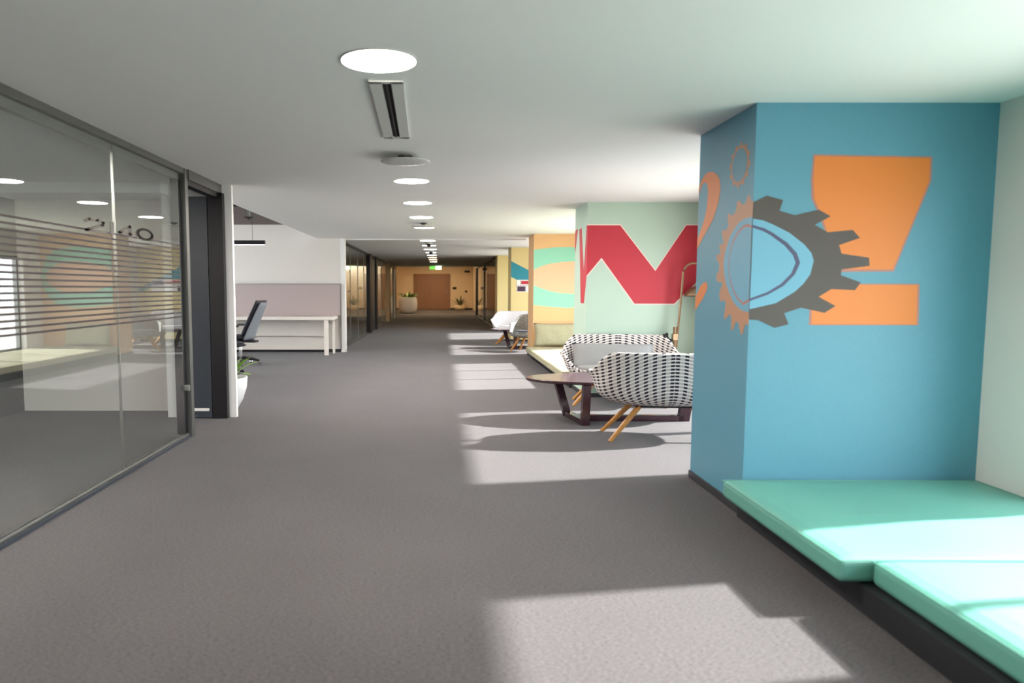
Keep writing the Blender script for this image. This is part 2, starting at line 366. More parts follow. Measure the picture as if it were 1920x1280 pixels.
yellow = col(3, 'paint_yellow', 'fourth column, yellow with a teal band and colour blocks')
front(yellow, 3, 'teal_band', [(XC, 1.985), (XR, 1.30), (XR, 1.20), (2.2, 1.52), (1.887, 1.52), (XC, 1.60)], 'mural_teal', 1, 'teal slanting band painted on the yellow column')
front(yellow, 3, 'white_block', [(1.87, 1.525), (2.75, 1.525), (2.75, 1.225), (1.87, 1.225)], 'mural_white', 2)
front(yellow, 3, 'red_block', [(1.985, 1.50), (2.40, 1.50), (2.40, 1.415), (1.985, 1.415)], 'mural_red', 3)
front(yellow, 3, 'plum_block', [(1.89, 1.365), (2.09, 1.365), (2.09, 1.24), (1.89, 1.24)], 'mural_plum', 3)
front(yellow, 3, 'blue_block', [(2.45, 1.50), (2.72, 1.50), (2.72, 1.40), (2.45, 1.40)], 'mural_blue', 3)
for x0, x1, z0, z1 in ((1.87, 2.75, 1.385, 1.392), (1.972, 1.98, 1.392, 1.525), (2.10, 2.108, 1.225, 1.385), (2.43, 2.438, 1.225, 1.525), (1.87, 1.876, 1.225, 1.525)):
    front(yellow, 3, 'black_line', [(x0, z0), (x1, z0), (x1, z1), (x0, z1)], 'mural_black', 3)
pale = col(4, 'paint_yellow', 'fifth column, plain pale yellow, where the windows end')

# ------------------------------------------------------------------ glass meeting room on the left
w1 = sroot('window_1', 'frameless glass wall of the meeting room on the left')
obj('top_rail', box(XL-.05, XL+.03, -5.9, 6.47, H-.045, H), 'grey_metal', w1)
obj('inner_rail', box(XL-.06, XL-.01, -5.9, 6.47, H-.10, H-.046), 'aluminium', w1)
obj('bottom_rail', box(XL-.04, XL+.025, -5.9, 6.47, 0, .022), 'slate', w1)
obj('bottom_trim', box(XL-.02, XL+.012, -5.9, 6.47, .0225, .042, .004), 'aluminium', w1)
obj('end_post', box(XL-.05, XL+.04, 6.47, 6.54, 0, H, .004), 'grey_metal', w1)
obj('inner_post', box(XL-.06, XL+.0, 6.38, 6.465, .043, H-.101), 'black_metal', w1)
pn = [-5.9, -2.5, 0.1, 2.6, 5.13, 6.40]
for a, b_ in zip(pn, pn[1:]): obj('pane', box(XL-.006, XL+.006, a+.004, b_-.004, .042, H-.05), 'glass_partition', w1)
for a in pn[1:-1]: obj('joint', box(XL-.008, XL+.008, a-.005, a+.005, .042, H-.05), 'aluminium', w1)
for k in range(18):
    z = 1.055 + k*.0357
    obj('stripe', box(XL+.0065, XL+.0085, .1, 6.37, z, z+.0125), 'vinyl_strip', w1)
obj('latch', box(XL+.0, XL+.045, 6.40, 6.43, .42, .47, .004), 'aluminium', w1)
# vinyl number on the glass (flat print): 2140
def glyph(strokes, y0, y1, z0, z1, wd=.017):
    b = bmesh.new()
    for s in strokes:
        p = [((y0+(y1-y0)*u)/3, z0+(z1-z0)*v) for u, v in s]        # wide lettering: strokes three times broader along the glass
        for (a, c), (d, e) in zip(p, p[1:]):
            t = Vector((d-a, e-c)); L = t.length
            if L < 1e-6: continue
            t /= L; nn = Vector((-t.y, t.x))*wd/2; t *= wd*.3
            q = [(a-t.x+nn.x, c-t.y+nn.y), (d+t.x+nn.x, e+t.y+nn.y), (d+t.x-nn.x, e+t.y-nn.y), (a-t.x-nn.x, c-t.y-nn.y)]
            b.faces.new([b.verts.new((XL+.009, y*3, z)) for y, z in q])
    return b
digit_mat = 'number_vinyl'
oo = [(.5+.5*math.cos(2*PI*k/20), .5+.5*math.sin(2*PI*k/20)) for k in range(21)]
digits = [([[(0, .75), (.2, .95), (.6, 1), (.9, .85), (.85, .6), (.0, 0), (1, 0)]], 4.70, 4.98), ([[(.4, 0), (.4, 1)]], 5.05, 5.13), ([[(1, .25), (0, .25), (.75, 1), (.75, 0)]], 5.19, 5.43), ([oo], 5.50, 5.78)]
for st, a, b_ in digits: obj('number', glyph(st, a, b_, 1.665, 1.74), digit_mat, w1)
# room behind it
struct('wall_left', box(-4.6, -4.45, -6, 7.9, -.1, H), 'paint_dark', 'charcoal side wall inside the glass meeting room')
struct('wall_room', box(-4.45, -2.70, 7.9, 8.0, 0, H), 'paint_white', 'white rear wall inside the glass meeting room')
struct('trim_1', box(-4.45, -2.70, 7.3, 7.9, H-.10, H), 'paint_ceiling', 'shallow bulkhead above the rear wall of the meeting room')
struct('wall_corner', box(-2.77, -2.075, 7.5, 7.56, 0, H), 'mural_white', 'white wall end beside the black door jamb')
struct('wall_return', box(-2.77, -2.70, 7.561, 8.06, 0, H), 'paint_white')
d1 = sroot('door_1', 'open black doorway beside the glass meeting room')
obj('header', box(XL-.05, XL+.05, 6.54, 7.499, 2.235, H), 'grey_metal', d1)
obj('header_frame', box(XL-.05, XL+.03, 6.54, 7.42, 2.19, 2.235), 'black_metal', d1)
obj('jamb', box(-2.29, -2.145, 7.42, 7.499, 0, 2.234), 'black_metal', d1)
lf = obj('leaf', box(-2.66, -2.30, 7.43, 7.475, .006, 2.2, .003), 'slate', d1)
obj('low_bar', box(-2.49, -2.325, 7.418, 7.43, .075, .105, .004), 'mural_white', lf)  # white bar low on the leaf
obj('floor_bolt', box(-2.47, -2.445, 7.42, 7.43, .02, .032), 'chrome', lf)

# ------------------------------------------------------------------ desk bay and the far corridor on the left
struct('wall_desk', box(-7.2, -1.97, 15.4, 15.55, 0, 2.75), 'paint_white', 'white wall behind the long desk')
wb = sroot('wall_bay', 'outer wall of the desk bay with a wide window')
obj('sill_wall', box(-7.2, -7.05, 8.0, 15.4, 0, .5), 'paint_white', wb); obj('head_wall', box(-7.2, -7.05, 8.0, 15.4, 2.3, 2.75), 'paint_white', wb)
obj('pier', box(-7.2, -7.05, 8.0, 8.6, .5, 2.3), 'paint_white', wb); obj('pier', box(-7.2, -7.05, 15.0, 15.4, .5, 2.3), 'paint_white', wb)
w10 = sroot('window_10', 'wide window of the desk bay')
fr = box(-7.16, -7.10, 8.6, 15.0, .5, .54); box(-7.16, -7.10, 8.6, 15.0, 2.26, 2.3, bm=fr)
for y in (8.6, 10.2, 11.8, 13.4, 14.96): box(-7.16, -7.10, y, y+.04, .54, 2.26, bm=fr)
obj('window_frame', fr, 'aluminium', w10)
for y in (8.64, 10.24, 11.84, 13.44): obj('pane', box(-7.133, -7.127, y, y+1.52, .54, 2.26), 'glass_window', w10)
struct('wall_bay', box(-7.05, -2.77, 8.0, 8.06, 0, 2.6), 'paint_white')
struct('trim_5', box(-2.055, -1.965, 15.36, 15.56, 0, H), 'mural_white', 'end trim of the desk wall, whitened to stand for corridor light')  # whiter than the wall: light on the strip is put into its colour
struct('baseboard_desk', box(-7.0, -1.96, 15.385, 15.4, 0, .06), 'baseboard_dark')
w2 = sroot('window_2', 'glass wall with black frames beyond the desk bay')
XF = -2.13
def gwall(root, X, y0, y1, joints, top=H, post0=True):
    obj('top_rail', box(X-.04, X+.03, y0, y1, top-.05, top), 'black_metal', root)
    obj('bottom_rail', box(X-.04, X+.02, y0, y1, 0, .03), 'grey_metal', root)
    ys = [y0] + joints + [y1]
    for a, b_ in zip(ys, ys[1:]): obj('pane', box(X-.006, X+.006, a+.004, b_-.004, .03, top-.05), 'glass_partition', root)
    for a in joints: obj('joint', box(X-.010, X+.010, a-.012, a+.012, .03, top-.05), 'aluminium', root)
obj('post', box(XF-.07, XF+.04, 15.56, 15.75, 0, H), 'black_metal', w2)
gwall(w2, XF, 15.75, 21.9, [17.6, 19.2, 20.7])
obj('post', box(XF-.05, XF+.06, 21.9, 22.6, 0, H), 'black_metal', w2)
d2 = sroot('door_2', 'dark framed door in the far glass wall')
obj('leaf', box(XF-.03, XF+.02, 22.6, 24.0, .01, 2.2), 'slate', d2); obj('jamb', box(XF-.05, XF+.07, 24.0, 24.5, 0, H), 'black_metal', d2)
obj('header', box(XF-.05, XF+.03, 22.6, 24.0, 2.2, H), 'black_metal', d2)
w8 = sroot('window_8', 'last glass panel on the left before the lobby')
gwall(w8, XF, 24.5, 29.6, [27.0])
struct('wall_stub', box(XF-.25, XF+.07, 29.6, 30.3, 0, H), 'paint_cream')
d3 = sroot('door_3', 'black framed glass door beside the tall white planter')
obj('jamb', box(XF-.1, XF+.05, 30.3, 31.0, 0, H), 'black_metal', d3)
obj('pane', box(XF-.01, XF+.01, 31.0, 33.4, .03, 2.2), 'glass_partition', d3)
obj('stile', box(XF-.04, XF+.05, 33.4, 34.0, 0, 2.2), 'mural_white', d3); obj('stile', box(XF-.06, XF+.06, 34.0, 34.9, 0, 2.25), 'black_metal', d3)
obj('header', box(XF-.05, XF+.04, 31.0, 34.0, 2.2, H), 'black_metal', d3)
struct('wall_inner', box(-4.6, -4.45, 15.55, 34.9, 0, H), 'paint_cream')
struct('wall_inner', box(-4.45, -2.3, 34.9, 35.0, 0, 2.95), 'paint_cream')
struct('wall_lobby', box(-3.2, -3.05, 35.0, 47.6, 0, 2.95), 'paint_cream')
struct('wall_end', box(-3.2, 3.3, 47.45, 47.6, 0, 2.95), 'paint_cream', 'cream wall at the end of the corridor')
struct('wall_lobby', box(2.0, 2.15, 37.0, 47.45, 0, 2.95), 'paint_cream')
struct('baseboard_end', box(-3.0, 2.0, 47.43, 47.45, 0, .10), 'baseboard_dark')
struct('trim_2', box(-2.2, 1.8, 33.9, 34.0, H-.02, 2.95), 'paint_ceiling')
struct('trim_3', box(-2.1, 1.74, 37.5, 37.8, 0, .012), 'aluminium', 'pale threshold strip across the far carpet')
struct('trim_4', box(-2.05, 1.734, 15.42, 15.50, H-.022, H), 'paint_ceiling')
w9 = sroot('window_9', 'glass wall with black frames on the far right')
gwall(w9, XC+.02, 24.02, 36.2, [28.0, 32.0])
obj('post', box(XC-.03, XC+.06, 36.2, 37.0, 0, H), 'black_metal', w9)
obj('door_closer', box(XC-.06, XC+.0, 29.8, 30.4, 2.05, 2.12), 'black_metal', w9)
obj('stile', box(XC-.02, XC+.05, 30.0, 30.25, .03, H-.05), 'grey_metal', w9)
struct('wall_side', box(3.15, 3.3, 24.2, 47.45, 0, 2.95), 'paint_cream')
d4 = sroot('door_4', 'wide brown double door in the end wall')
fr = box(-1.72, -1.65, 47.38, 47.449, 0, 2.25); box(.51, .58, 47.38, 47.449, 0, 2.25, bm=fr); box(-1.72, .58, 47.38, 47.449, 2.19, 2.25, bm=fr)
obj('frame', fr, 'door_brown', d4)
for a, b_ in ((-1.645, -.575), (-.565, .505)):
    l = obj('leaf', box(a, b_, 47.40, 47.44, .01, 2.185), 'door_brown', d4)
obj('handle', tube([(.35, 47.37, .95), (.35, 47.37, 1.25)], .02), 'chrome', l)

# ------------------------------------------------------------------ recessed ceiling lamps
def lampd(y, label, warm=False, x=-.28, z=H, r=.165):
    t = thing('ceiling_light', label, 'light', (x, y, z), 0, 'round recessed ceiling lights')
    b = bmesh.new()
    lathe([(r+.012, 0), (r+.012, -.004), (r, -.005), (r, 0)], 40, b)
    obj('rim', b, 'vent_white', t)
    obj('diffuser', lathe([(0, -.003), (r, -.003), (r, 0.0), (0, 0.0)], 40), 'lamp_warm' if z > 2.5 else 'lamp_far_warm' if y > 24 else 'lamp_far' if y > 15 else 'lamp_disc', t)
    return t
ordn = ['nearest and largest round ceiling light, in front of the slot vent', 'second round ceiling light, just beyond the hanging disc', 'third round ceiling light along the corridor', 'fourth round ceiling light, before the second ceiling disc', 'fifth round ceiling light, just past the second ceiling disc',
        'sixth round ceiling light, at the line of the desk wall', 'seventh round ceiling light, past the first dark dome camera', 'eighth round ceiling light, in front of the second dark dome camera']
for y, l in zip((3.46, 7.21, 9.02, 10.81, 12.6, 16.0, 17.8, 19.5), ordn): lampd(y, l)
for k, y in enumerate((21.2, 22.9, 24.6, 26.4, 28.4)):
    lampd(y, ['first', 'second', 'third', 'fourth', 'last'][k] + ' small round ceiling light past the farther dome camera', y > 24, r=.145)
for y, l in ((3.5, 'front'), (1.2, 'middle'), (-1.5, 'rear')):
    for x, q in ((-3.9, 'by the charcoal wall'), (-2.9, 'by the glass')): lampd(y, l + ' added round fill light for the meeting room ' + q, x=x)  # lamps added out of view to brighten the room behind the glass
for x, y, l in ((-.2, 36.5, 'by the exit sign'), (-1.6, 41, 'above the tall planter'), (.9, 41, 'on the side away from the tall planter'), (-.3, 45, 'before the brown double door')): lampd(y, 'warm round lobby ceiling light ' + l, True, x, 2.95)

# slot vent, hanging disc, detectors
t = thing('slot_vent', 'white slot air vent with a dark slit in the ceiling', 'vent', (-.285, 4.455, H))
a = math.radians(1.2); t.rotation_euler = (0, 0, a)
fr = box(-.085, -.024, -.685, .685, -.012, 0); box(.024, .085, -.685, .685, -.012, 0, bm=fr)
box(-.085, .085, -.70, -.66, -.012, 0, bm=fr); box(-.085, .085, .66, .70, -.012, 0, bm=fr)
obj('frame', fr, 'vent_white', t); obj('slit', box(-.024, .024, -.66, .66, -.002, 0), 'void_black', t)
obj('blade', box(-.004, .004, -.66, .66, -.010, -.002), 'black_metal', t)
def disc(y, label):
    t = thing('ceiling_disc', label, 'detector', (-.275, y, H))
    obj('plate', lathe([(0, -.062), (.10, -.060), (.18, -.052), (.192, -.046), (.18, -.042), (.0, -.040)], 32), 'vent_white', t, True)
    obj('stem', lathe([(.02, -.041), (.03, -.02), (.055, -.012), (.055, 0), (0, 0)], 20), 'grey_metal', t)
disc(5.85, 'pale disc hanging on a short stem beyond the slot vent')
disc(11.75, 'pale disc hanging on a stem between far ceiling lights')
def dome(y, label):
    t = thing('dome_camera', label, 'camera', (-.27, y, H))
    obj('base', lathe([(0, 0), (.075, 0), (.075, -.03), (0, -.03)], 24), 'vent_white', t)
    obj('dome', lathe([(.06, -.03), (.055, -.06), (.035, -.085), (0, -.095)], 24), 'black_metal', t, True)
dome(16.7, 'dark dome camera on the ceiling nearer the viewer')
dome(20.4, 'dark dome camera on the ceiling farther away')
t = thing('exit_sign', 'small glowing green sign hanging over the far corridor', 'sign', (-.24, 33.0, H))
obj('panel', box(-.26, .0, -.02, .02, -.17, -.03), 'exit_green', t); obj('lit_end', box(.002, .26, -.02, .02, -.17, -.03), 'exit_white', t)
obj('hanger', box(-.2, .2, -.01, .01, -.03, 0), 'grey_metal', t)

# ------------------------------------------------------------------ benches
def bench(y0, y1, label):
    t = thing('bench', label, 'bench', (2.37, (y0+y1)/2, 0))
    hl = (y1-y0)/2
    obj('plinth', box(-.67, .68, -hl, hl, 0, .112), 'plinth_black', t)
    return t
def seat_pad(x0, x1, y0, y1, m, label, cat='cushion', group=None):
    t = thing('bench_cushion', label, cat, ((x0+x1)/2, (y0+y1)/2, .113), 0, group)
    hx, hy = (x1-x0)/2, (y1-y0)/2
    b = bmesh.new(); bmesh.ops.create_grid(b, x_segments=20, y_segments=20, size=1)
    for v in b.verts:
        u, w = v.co.x, v.co.y; e = max(0, 1-max(abs(u), abs(w))**14)
        v.co = Vector((u*hx, w*hy, .112 - .012*(1-e) + .004*math.sin(5*u+2*w)*math.sin(4*w-u)*e + .005*math.exp(-((u*3+1.2)**2+(w*6+.3-u)**2*3))*e))
    r = bmesh.ops.extrude_face_region(b, geom=b.faces[:])
    for v in [g for g in r['geom'] if isinstance(g, bmesh.types.BMVert)]: v.co.z = 0.004 if max(abs(v.co.x)/hx, abs(v.co.y)/hy) > .999 else 0
    o = obj('pad', b, m, t)
    bv = o.modifiers.new('b', 'BEVEL'); bv.width = .022; bv.segments = 3; bv.limit_method = 'ANGLE'; bv.angle_limit = math.radians(50)
    p = [(-hx, -hy, .098), (hx, -hy, .098), (hx, hy, .098), (-hx, hy, .098), (-hx, -hy, .098)]
    obj('piping', tube(p, .0035, 6, False), m, o)
    return t
bench(.2, 4.19, 'low black plinth bench against the blue column')
seat_pad(1.61, 3.06, 2.925, 4.19, 'mint_vinyl', 'mint green bench cushion touching the blue column')
seat_pad(1.735, 3.06, 1.62, 2.915, 'mint_vinyl', 'mint green bench cushion set back, at the lower right corner')
bench(9.78, 14.03, 'low black plinth bench under khaki cushions')
for k, l in enumerate(('khaki bench cushion nearest the mint column', 'middle khaki bench cushion between the mint and orange columns', 'khaki bench cushion carrying the wrinkled back pillow')):
    seat_pad(1.595, 3.06, 9.80+k*1.41, 11.19+k*1.41, 'olive_cloth', l)
p = tag(obj('back_pillow', pillow(.86, .44, .16), 'olive_cloth', None, True), 'wrinkled khaki back pillow leaning on the orange column', 'pillow')
p.location = (2.16, 13.90, .45); p.rotation_euler = (math.radians(78), 0, 0)

# ------------------------------------------------------------------ tub sofas and armchairs
def sup(th, a, b_, n):
    c, s = math.cos(th), math.sin(th); r = (abs(c/a)**n + abs(s/b_)**n)**(-1/n)
    return r*c, r*s
def smooth(x): x = min(1, max(0, x)); return x*x*(3-2*x)
def tub(name, label, cat, W, D, m, pad, loc, rotz, group, legm='wood_leg'):
    # local: back towards -y, open front towards +y
    t = thing(name, label, cat, loc, rotz, group)
    NU, NV = 72, 14; a, b_ = W/2, D/2
    b = bmesh.new(); uvl = b.loops.layers.uv.new('UVMap'); rows = []; info = {}
    def rim(th):
        d = abs((th + PI/2 + PI) % (2*PI) - PI)          # angle away from the back
        if W > .9: back, arm, fr = 1.02, 1.55, 2.2
        else: back, arm, fr = .75, 1.45, 2.1
        h = .775
        h -= .185*smooth((d-back)/(arm-back))
        h -= .20*smooth((d-(arm+.22))/(fr-arm-.22))
        return h
    arc = 0; prev = None
    for i in range(NU+1):
        th = -PI/2 + 2*PI*i/NU; x, y = sup(th, a, b_, 3.2)
        if prev: arc += math.hypot(x-prev[0], y-prev[1])
        prev = (x, y); h = rim(th); row = []
        hh = (h-.40)/.375
        fl_ = .10*math.exp(-((abs((th + PI/2 + PI) % (2*PI) - PI)-1.62)/.30)**2)
        P = [(.10, .325), (.74, .300), (1.02, .318), (.965, .36+.12*hh), (.96+fl_*.2, .42+.2*hh), (1.0+fl_, h)]
        vl = 0; last = None
        for j in range(NV+1):
            q = [Vector(p) for p in P]; s = j/NV
            while len(q) > 1: q = [q[k]*(1-s)+q[k+1]*s for k in range(len(q)-1)]
            f, z = q[0]
            # arms stretch forward and outward a little
            co = Vector((x*f, y*f, z))
            if last is not None: vl += (co-last).length
            last = co
            v = rows and i == NU and rows[0][j] or b.verts.new(co)
            row.append(v); info[(i, j)] = (arc, vl)
        rows.append(row)
    for i in range(NU):
        for j in range(NV):
            f = b.faces.new((rows[i][j], rows[i+1][j], rows[i+1][j+1], rows[i][j+1]))
            for lp, key in zip(f.loops, ((i, j), (i+1, j), (i+1, j+1), (i, j+1))): lp[uvl].uv = info[key]
    cap = b.faces.new([rows[i][0] for i in range(NU)])
    me = bpy.data.meshes.new('shell'); bmesh.ops.recalc_face_normals(b, faces=b.faces[:]); b.to_mesh(me); b.free()
    for p_ in me.polygons: p_.use_smooth = True
    me.materials.append(M[m]); o = bpy.data.objects.new('shell', me); C.objects.link(o); o.parent = t
    sm = o.modifiers.new('s', 'SOLIDIFY'); sm.thickness = .035; sm.offset = -1 if False else 1; sm.offset = 0
    sb = o.modifiers.new('d', 'SUBSURF'); sb.levels = 1; sb.render_levels = 1
    # seat pad
    pb = bmesh.new(); n = 48; prof = [(.0, .445), (.5, .445), (.76, .436), (.80, .418), (.78, .375), (.0, .37)]
    rr = []
    for f, z in prof:
        rr.append([pb.verts.new((sup(2*PI*k/n, a, b_, 3)[0]*max(f, .01), sup(2*PI*k/n, a, b_, 3)[1]*max(f, .01), z)) for k in range(n)])
    for r0, r1 in zip(rr, rr[1:]):
        for k in range(n): pb.faces.new((r0[k], r0[(k+1) % n], r1[(k+1) % n], r1[k]))
    pb.faces.new(rr[0]); pb.faces.new(rr[-1][::-1])
    obj('seat_pad', pb, pad, t, True)
    lx, ly = a*.62, b_*.42
    for sx in (-1, 1):
        for sy in (-1, 1):
            top = Vector((sx*lx*.62, sy*ly*.9, .31)); bot = Vector((sx*lx*1.36, sy*ly*1.6, 0))
            obj('leg', tube([top, top.lerp(bot, .5), bot], [.026, .023, .017], 10), legm, t)
    obj('underframe', box(-lx*.75, lx*.75, -ly*1.1, ly*1.1, .285, .302, .004), 'black_metal', t)
    return t
G1 = 'checked tub seats around the coffee tables'
near = tub('tub_sofa', 'checked tub sofa seen from behind, beside the blue column', 'sofa', 1.20, .72, 'houndstooth', 'cloth_white', (1.965, 6.50, 0), math.radians(-4), G1)
far = tub('tub_sofa', 'checked tub sofa facing the viewer before the mint column', 'sofa', 1.20, .72, 'houndstooth', 'grey_felt', (2.02, 8.42, 0), math.radians(180-10), G1)
white = tub('tub_sofa', 'white tub sofa in the sun before the yellow column', 'sofa', 1.15, .74, 'cloth_white', 'grey_felt', (1.80, 17.55, 0), math.radians(180-14), G1)
arm = tub('tub_armchair', 'grey checked tub armchair with a dark seat pad by the orange column', 'armchair', .74, .66, 'houndstooth_fine', 'dark_felt', (1.84, 15.62, 0), math.radians(148), G1)
p = tag(obj('loose_cushion', pillow(.92, .32, .11), 'grey_felt', None, True), 'plain grey cushion propped in the sofa before the mint column', 'cushion')
p.location = (1.96, 8.50, .53); p.rotation_euler = (math.radians(68), 0, math.radians(-10))

# ------------------------------------------------------------------ coffee tables
def bar(p0, p1, w, hgt, bm, side_v=None):       # flat bar between two points
    p0, p1 = Vector(p0), Vector(p1); t = (p1-p0); L = t.length; t.normalize()
    s = Vector(side_v).normalized() if side_v else t.cross(Vector((0, 0, 1))).normalized()
    u = s.cross(t).normalized()
    v = []
    for p in (p0, p1):
        for i, j in ((-1, -1), (1, -1), (1, 1), (-1, 1)): v.append(bm.verts.new(p + s*w/2*i + u*hgt/2*j))
    for q in ((0, 1, 2, 3), (7, 6, 5, 4), (0, 4, 5, 1), (1, 5, 6, 2), (2, 6, 7, 3), (3, 7, 4, 0)): bm.faces.new([v[k] for k in q])
    return bm
def ctable(loc, rotz, label):
    t = thing('coffee_table', label, 'table', loc, rotz, 'oval coffee tables')
    a, b_, n = .95, .46, 64; b = bmesh.new(); rr = []
    for f, z in ((.985, .392), (1.0, .398), (1.0, .414), (.994, .42)):
        rr.append([b.verts.new((a*f*math.cos(2*PI*k/n), (b_+(f-1)*.5)*math.sin(2*PI*k/n), z)) for k in range(n)])
    for r0, r1 in zip(rr, rr[1:]):
        for k in range(n): b.faces.new((r0[k], r0[(k+1) % n], r1[(k+1) % n], r1[k]))
    b.faces.new(rr[0][::-1]); b.faces.new(rr[-1])
    obj('tabletop', b, 'plum_wood', t)
    # cross frame on the left (along y) and long frame towards the right (along x)
    A, B, E = Vector((-.42, -.35, 0)), Vector((-.50, .16, 0)), Vector((.60, -.10, 0))
    up = Vector((0, 0, 1))
    d = (B-A).normalized()
    obj('leg', bar(A+up*.0, A-d*.03+up*.391, .075, .055, bmesh.new(), d.cross(up)), 'plum_wood', t)
    obj('leg', bar(B+d*.0, B+d*.09+up*.391+Vector((-.09, 0, 0)), .075, .055, bmesh.new(), d.cross(up)), 'plum_wood', t)
    obj('foot_bar', bar(A+up*.028, B+up*.028, .075, .055, bmesh.new()), 'plum_wood', t)
    K = (A+B)/2; e = (E-K).normalized()
    obj('foot_bar', bar(K+up*.028+e*.04, E+up*.028, .075, .055, bmesh.new()), 'plum_wood', t)
    obj('leg', bar(E+up*0, E+e*.06+up*.391, .075, .105, bmesh.new(), e.cross(up)), 'plum_wood', t)
    return t
ct = ctable((1.80, 7.42, 0), 0, 'dark plum oval coffee table between the two checked sofas')
dup(ct, (2.03, 16.52, 0), 0, 'dark plum oval coffee table before the white sofa, farther away')

# ------------------------------------------------------------------ floor lamp
t = thing('floor_lamp', 'bronze arc floor lamp in front of the mint column', 'lamp', (2.74, 8.74, 0))
obj('base', lathe([(0, 0), (.13, 0), (.13, .02), (.03, .035), (.02, .05), (0, .05)], 28), 'bronze', t)
lp_ = obj('lower_pole', tube([(0, 0, .04), (0, 0, .6), (.0, 0, .86)], [.024, .024, .022], 12), 'bronze', t)
obj('clamp', box(-.03, .035, -.03, .03, .70, .78, .006), 'bronze', lp_)
arcp = [(.02, 0, .60), (.055, 0, 1.10), (.075, 0, 1.42)] + [(.075+.12*(1-math.cos(k*PI/14)), 0, 1.47+.13*math.sin(k*PI/14)) for k in range(0, 12)]
obj('arc_pole', tube(arcp, .013, 10), 'bronze', t)
sh = obj('lamp_shade', lathe([(.0, 1.335), (.05, 1.33), (.11, 1.30), (.15, 1.24), (.155, 1.215), (.145, 1.217), (.14, 1.24), (.10, 1.285), (0, 1.31)], 28, None, (.255, 0, 0)), 'bronze', t, True)
obj('cap', tube([(.30, 0, 1.55), (.265, 0, 1.46), (.255, 0, 1.325)], .012, 8), 'bronze', sh)
cb = bmesh.new()
for k in range(5):
    pts = []; r = .06+.03*random.random(); ph = random.random()*6
    for q in range(22): 
        s = q/21; pts.append((-.02-.17*s + r*.5*math.sin(ph+s*9), .02*math.sin(s*11+ph), .76 - .07*s + r*math.cos(ph+s*8)*.8))
    tube(pts, .0065, 5, True, cb)
obj('cable', cb, 'black_metal', t, True)

# ------------------------------------------------------------------ desk bay contents
t = thing('desk', 'long white desk with metal legs against the far left wall', 'desk', (-3.6, 15.0, 0))
obj('desktop', box(-2.2, 1.48, -.42, .38, .69, .755, .004), 'white_laminate', t)
fl = []
for x in (1.36, -1.0):
    obj('leg', box(x-.05, x+.03, -.40, -.32, 0, .689, .003), 'white_laminate', t); obj('leg', box(x+.055, x+.10, .02, .07, 0, .689, .003), 'white_laminate', t)
obj('modesty_panel', box(-2.1, 1.28, .14, .165, .345, .689), 'white_laminate', t)
obj('lower_panel', box(-2.1, 1.28, .23, .25, .06, .332), 'white_laminate', t)
t = thing('desk_screen', 'mauve grey pinboard screen standing on the long desk', 'screen', (-3.6, 15.33, .756))
obj('panel', box(-2.2, 1.54, -.015, .015, 0, .63), 'pinboard', t)
fr = box(-2.2, 1.56, -.02, .02, .631, .645); box(1.541, 1.56, -.02, .02, -.70, .63, bm=fr); obj('edge_frame', fr, 'aluminium', t)

def office_chair(label, loc, rotz):
    t = thing('office_chair', label, 'chair', loc, rotz, 'office chairs')   # faces -x
    n = 5
    for k in range(n):
        a = 2*PI*k/n + .15
        d = Vector((math.cos(a), math.sin(a), 0))
        lg = obj('leg', tube([d*.03+Vector((0, 0, .12)), d*.2+Vector((0, 0, .105)), d*.32+Vector((0, 0, .08))], [.03, .024, .018], 8), 'chair_black', t)
        c = d*.32; s = Vector((-d.y, d.x, 0)); b = bmesh.new()
        for q in (-.022, .022): tube([c+s*(q-.009)+Vector((0, 0, .03)), c+s*(q+.009)+Vector((0, 0, .03))], .03, 12, True, b)
        obj('caster', b, 'chrome', lg)
    obj('gas_lift', tube([(0, 0, .09), (0, 0, .26), (0, 0, .40)], [.03, .028, .018], 12), 'chrome', t)
    obj('mechanism', box(-.14, .30, -.08, .08, .39, .43, .01), 'chair_black', t)
    obj('seat', pillow(.50, .52, .09, 12, .05), 'chair_black', t, True, (-.08, 0, .475))
    def back(x0, th, w0, w1, z0, z1, m, nm):
        b = bmesh.new(); nz, ny = 12, 10; g = []
        for i in range(nz+1):
            s = i/nz; z = z0+(z1-z0)*s; w = w0+(w1-w0)*s; x = x0 + .28*s**1.1
            g.append([b.verts.new((x - .05*(1-(2*j/ny-1)**2)*-1, (2*j/ny-1)*w/2, z)) for j in range(ny+1)])
        for i in range(nz):
            for j in range(ny): b.faces.new((g[i][j], g[i+1][j], g[i+1][j+1], g[i][j+1]))
        o = obj(nm, b, m, t, True); s_ = o.modifiers.new('s', 'SOLIDIFY'); s_.thickness = th; s_.offset = 0
        return o
    back(.12, .02, .46, .40, .50, 1.10, 'chair_black', 'backrest')
    back(.155, .022, .40, .26, .44, 1.07, 'mesh_grey', 'back_shell')
    for s in (-1, 1):
        ar = obj('armrest', box(-.18, .10, s*.27-.035, s*.27+.035, .66, .69, .01), 'chair_black', t)
        obj('arm_post', tube([(.05, s*.24, .42), (.03, s*.27, .56), (-.04, s*.27, .66)], .018, 8), 'chair_black', ar)
    return t
oc = office_chair('reclined grey and black office chair in front of the long desk', (-3.43, 12.75, 0), math.radians(-12))
dup(oc, (-3.24, 11.05, 0), math.radians(200), 'office chair mostly hidden behind the white wall end, one caster showing', 'office chairs')
t = thing('pendant_light', 'slim black linear pendant glowing underneath, over the desk bay', 'light', (-3.6, 12.0, 2.0))
obj('housing', box(-.8, .80, -.03, .03, 0, .065, .004), 'black_metal', t); obj('diffuser', box(-.79, .79, -.025, .025, -.006, 0), 'tube_white', t)
for x in (-.6, .6): obj('wire', tube([(x, 0, .065), (x, 0, .60)], .003, 6), 'black_metal', t)
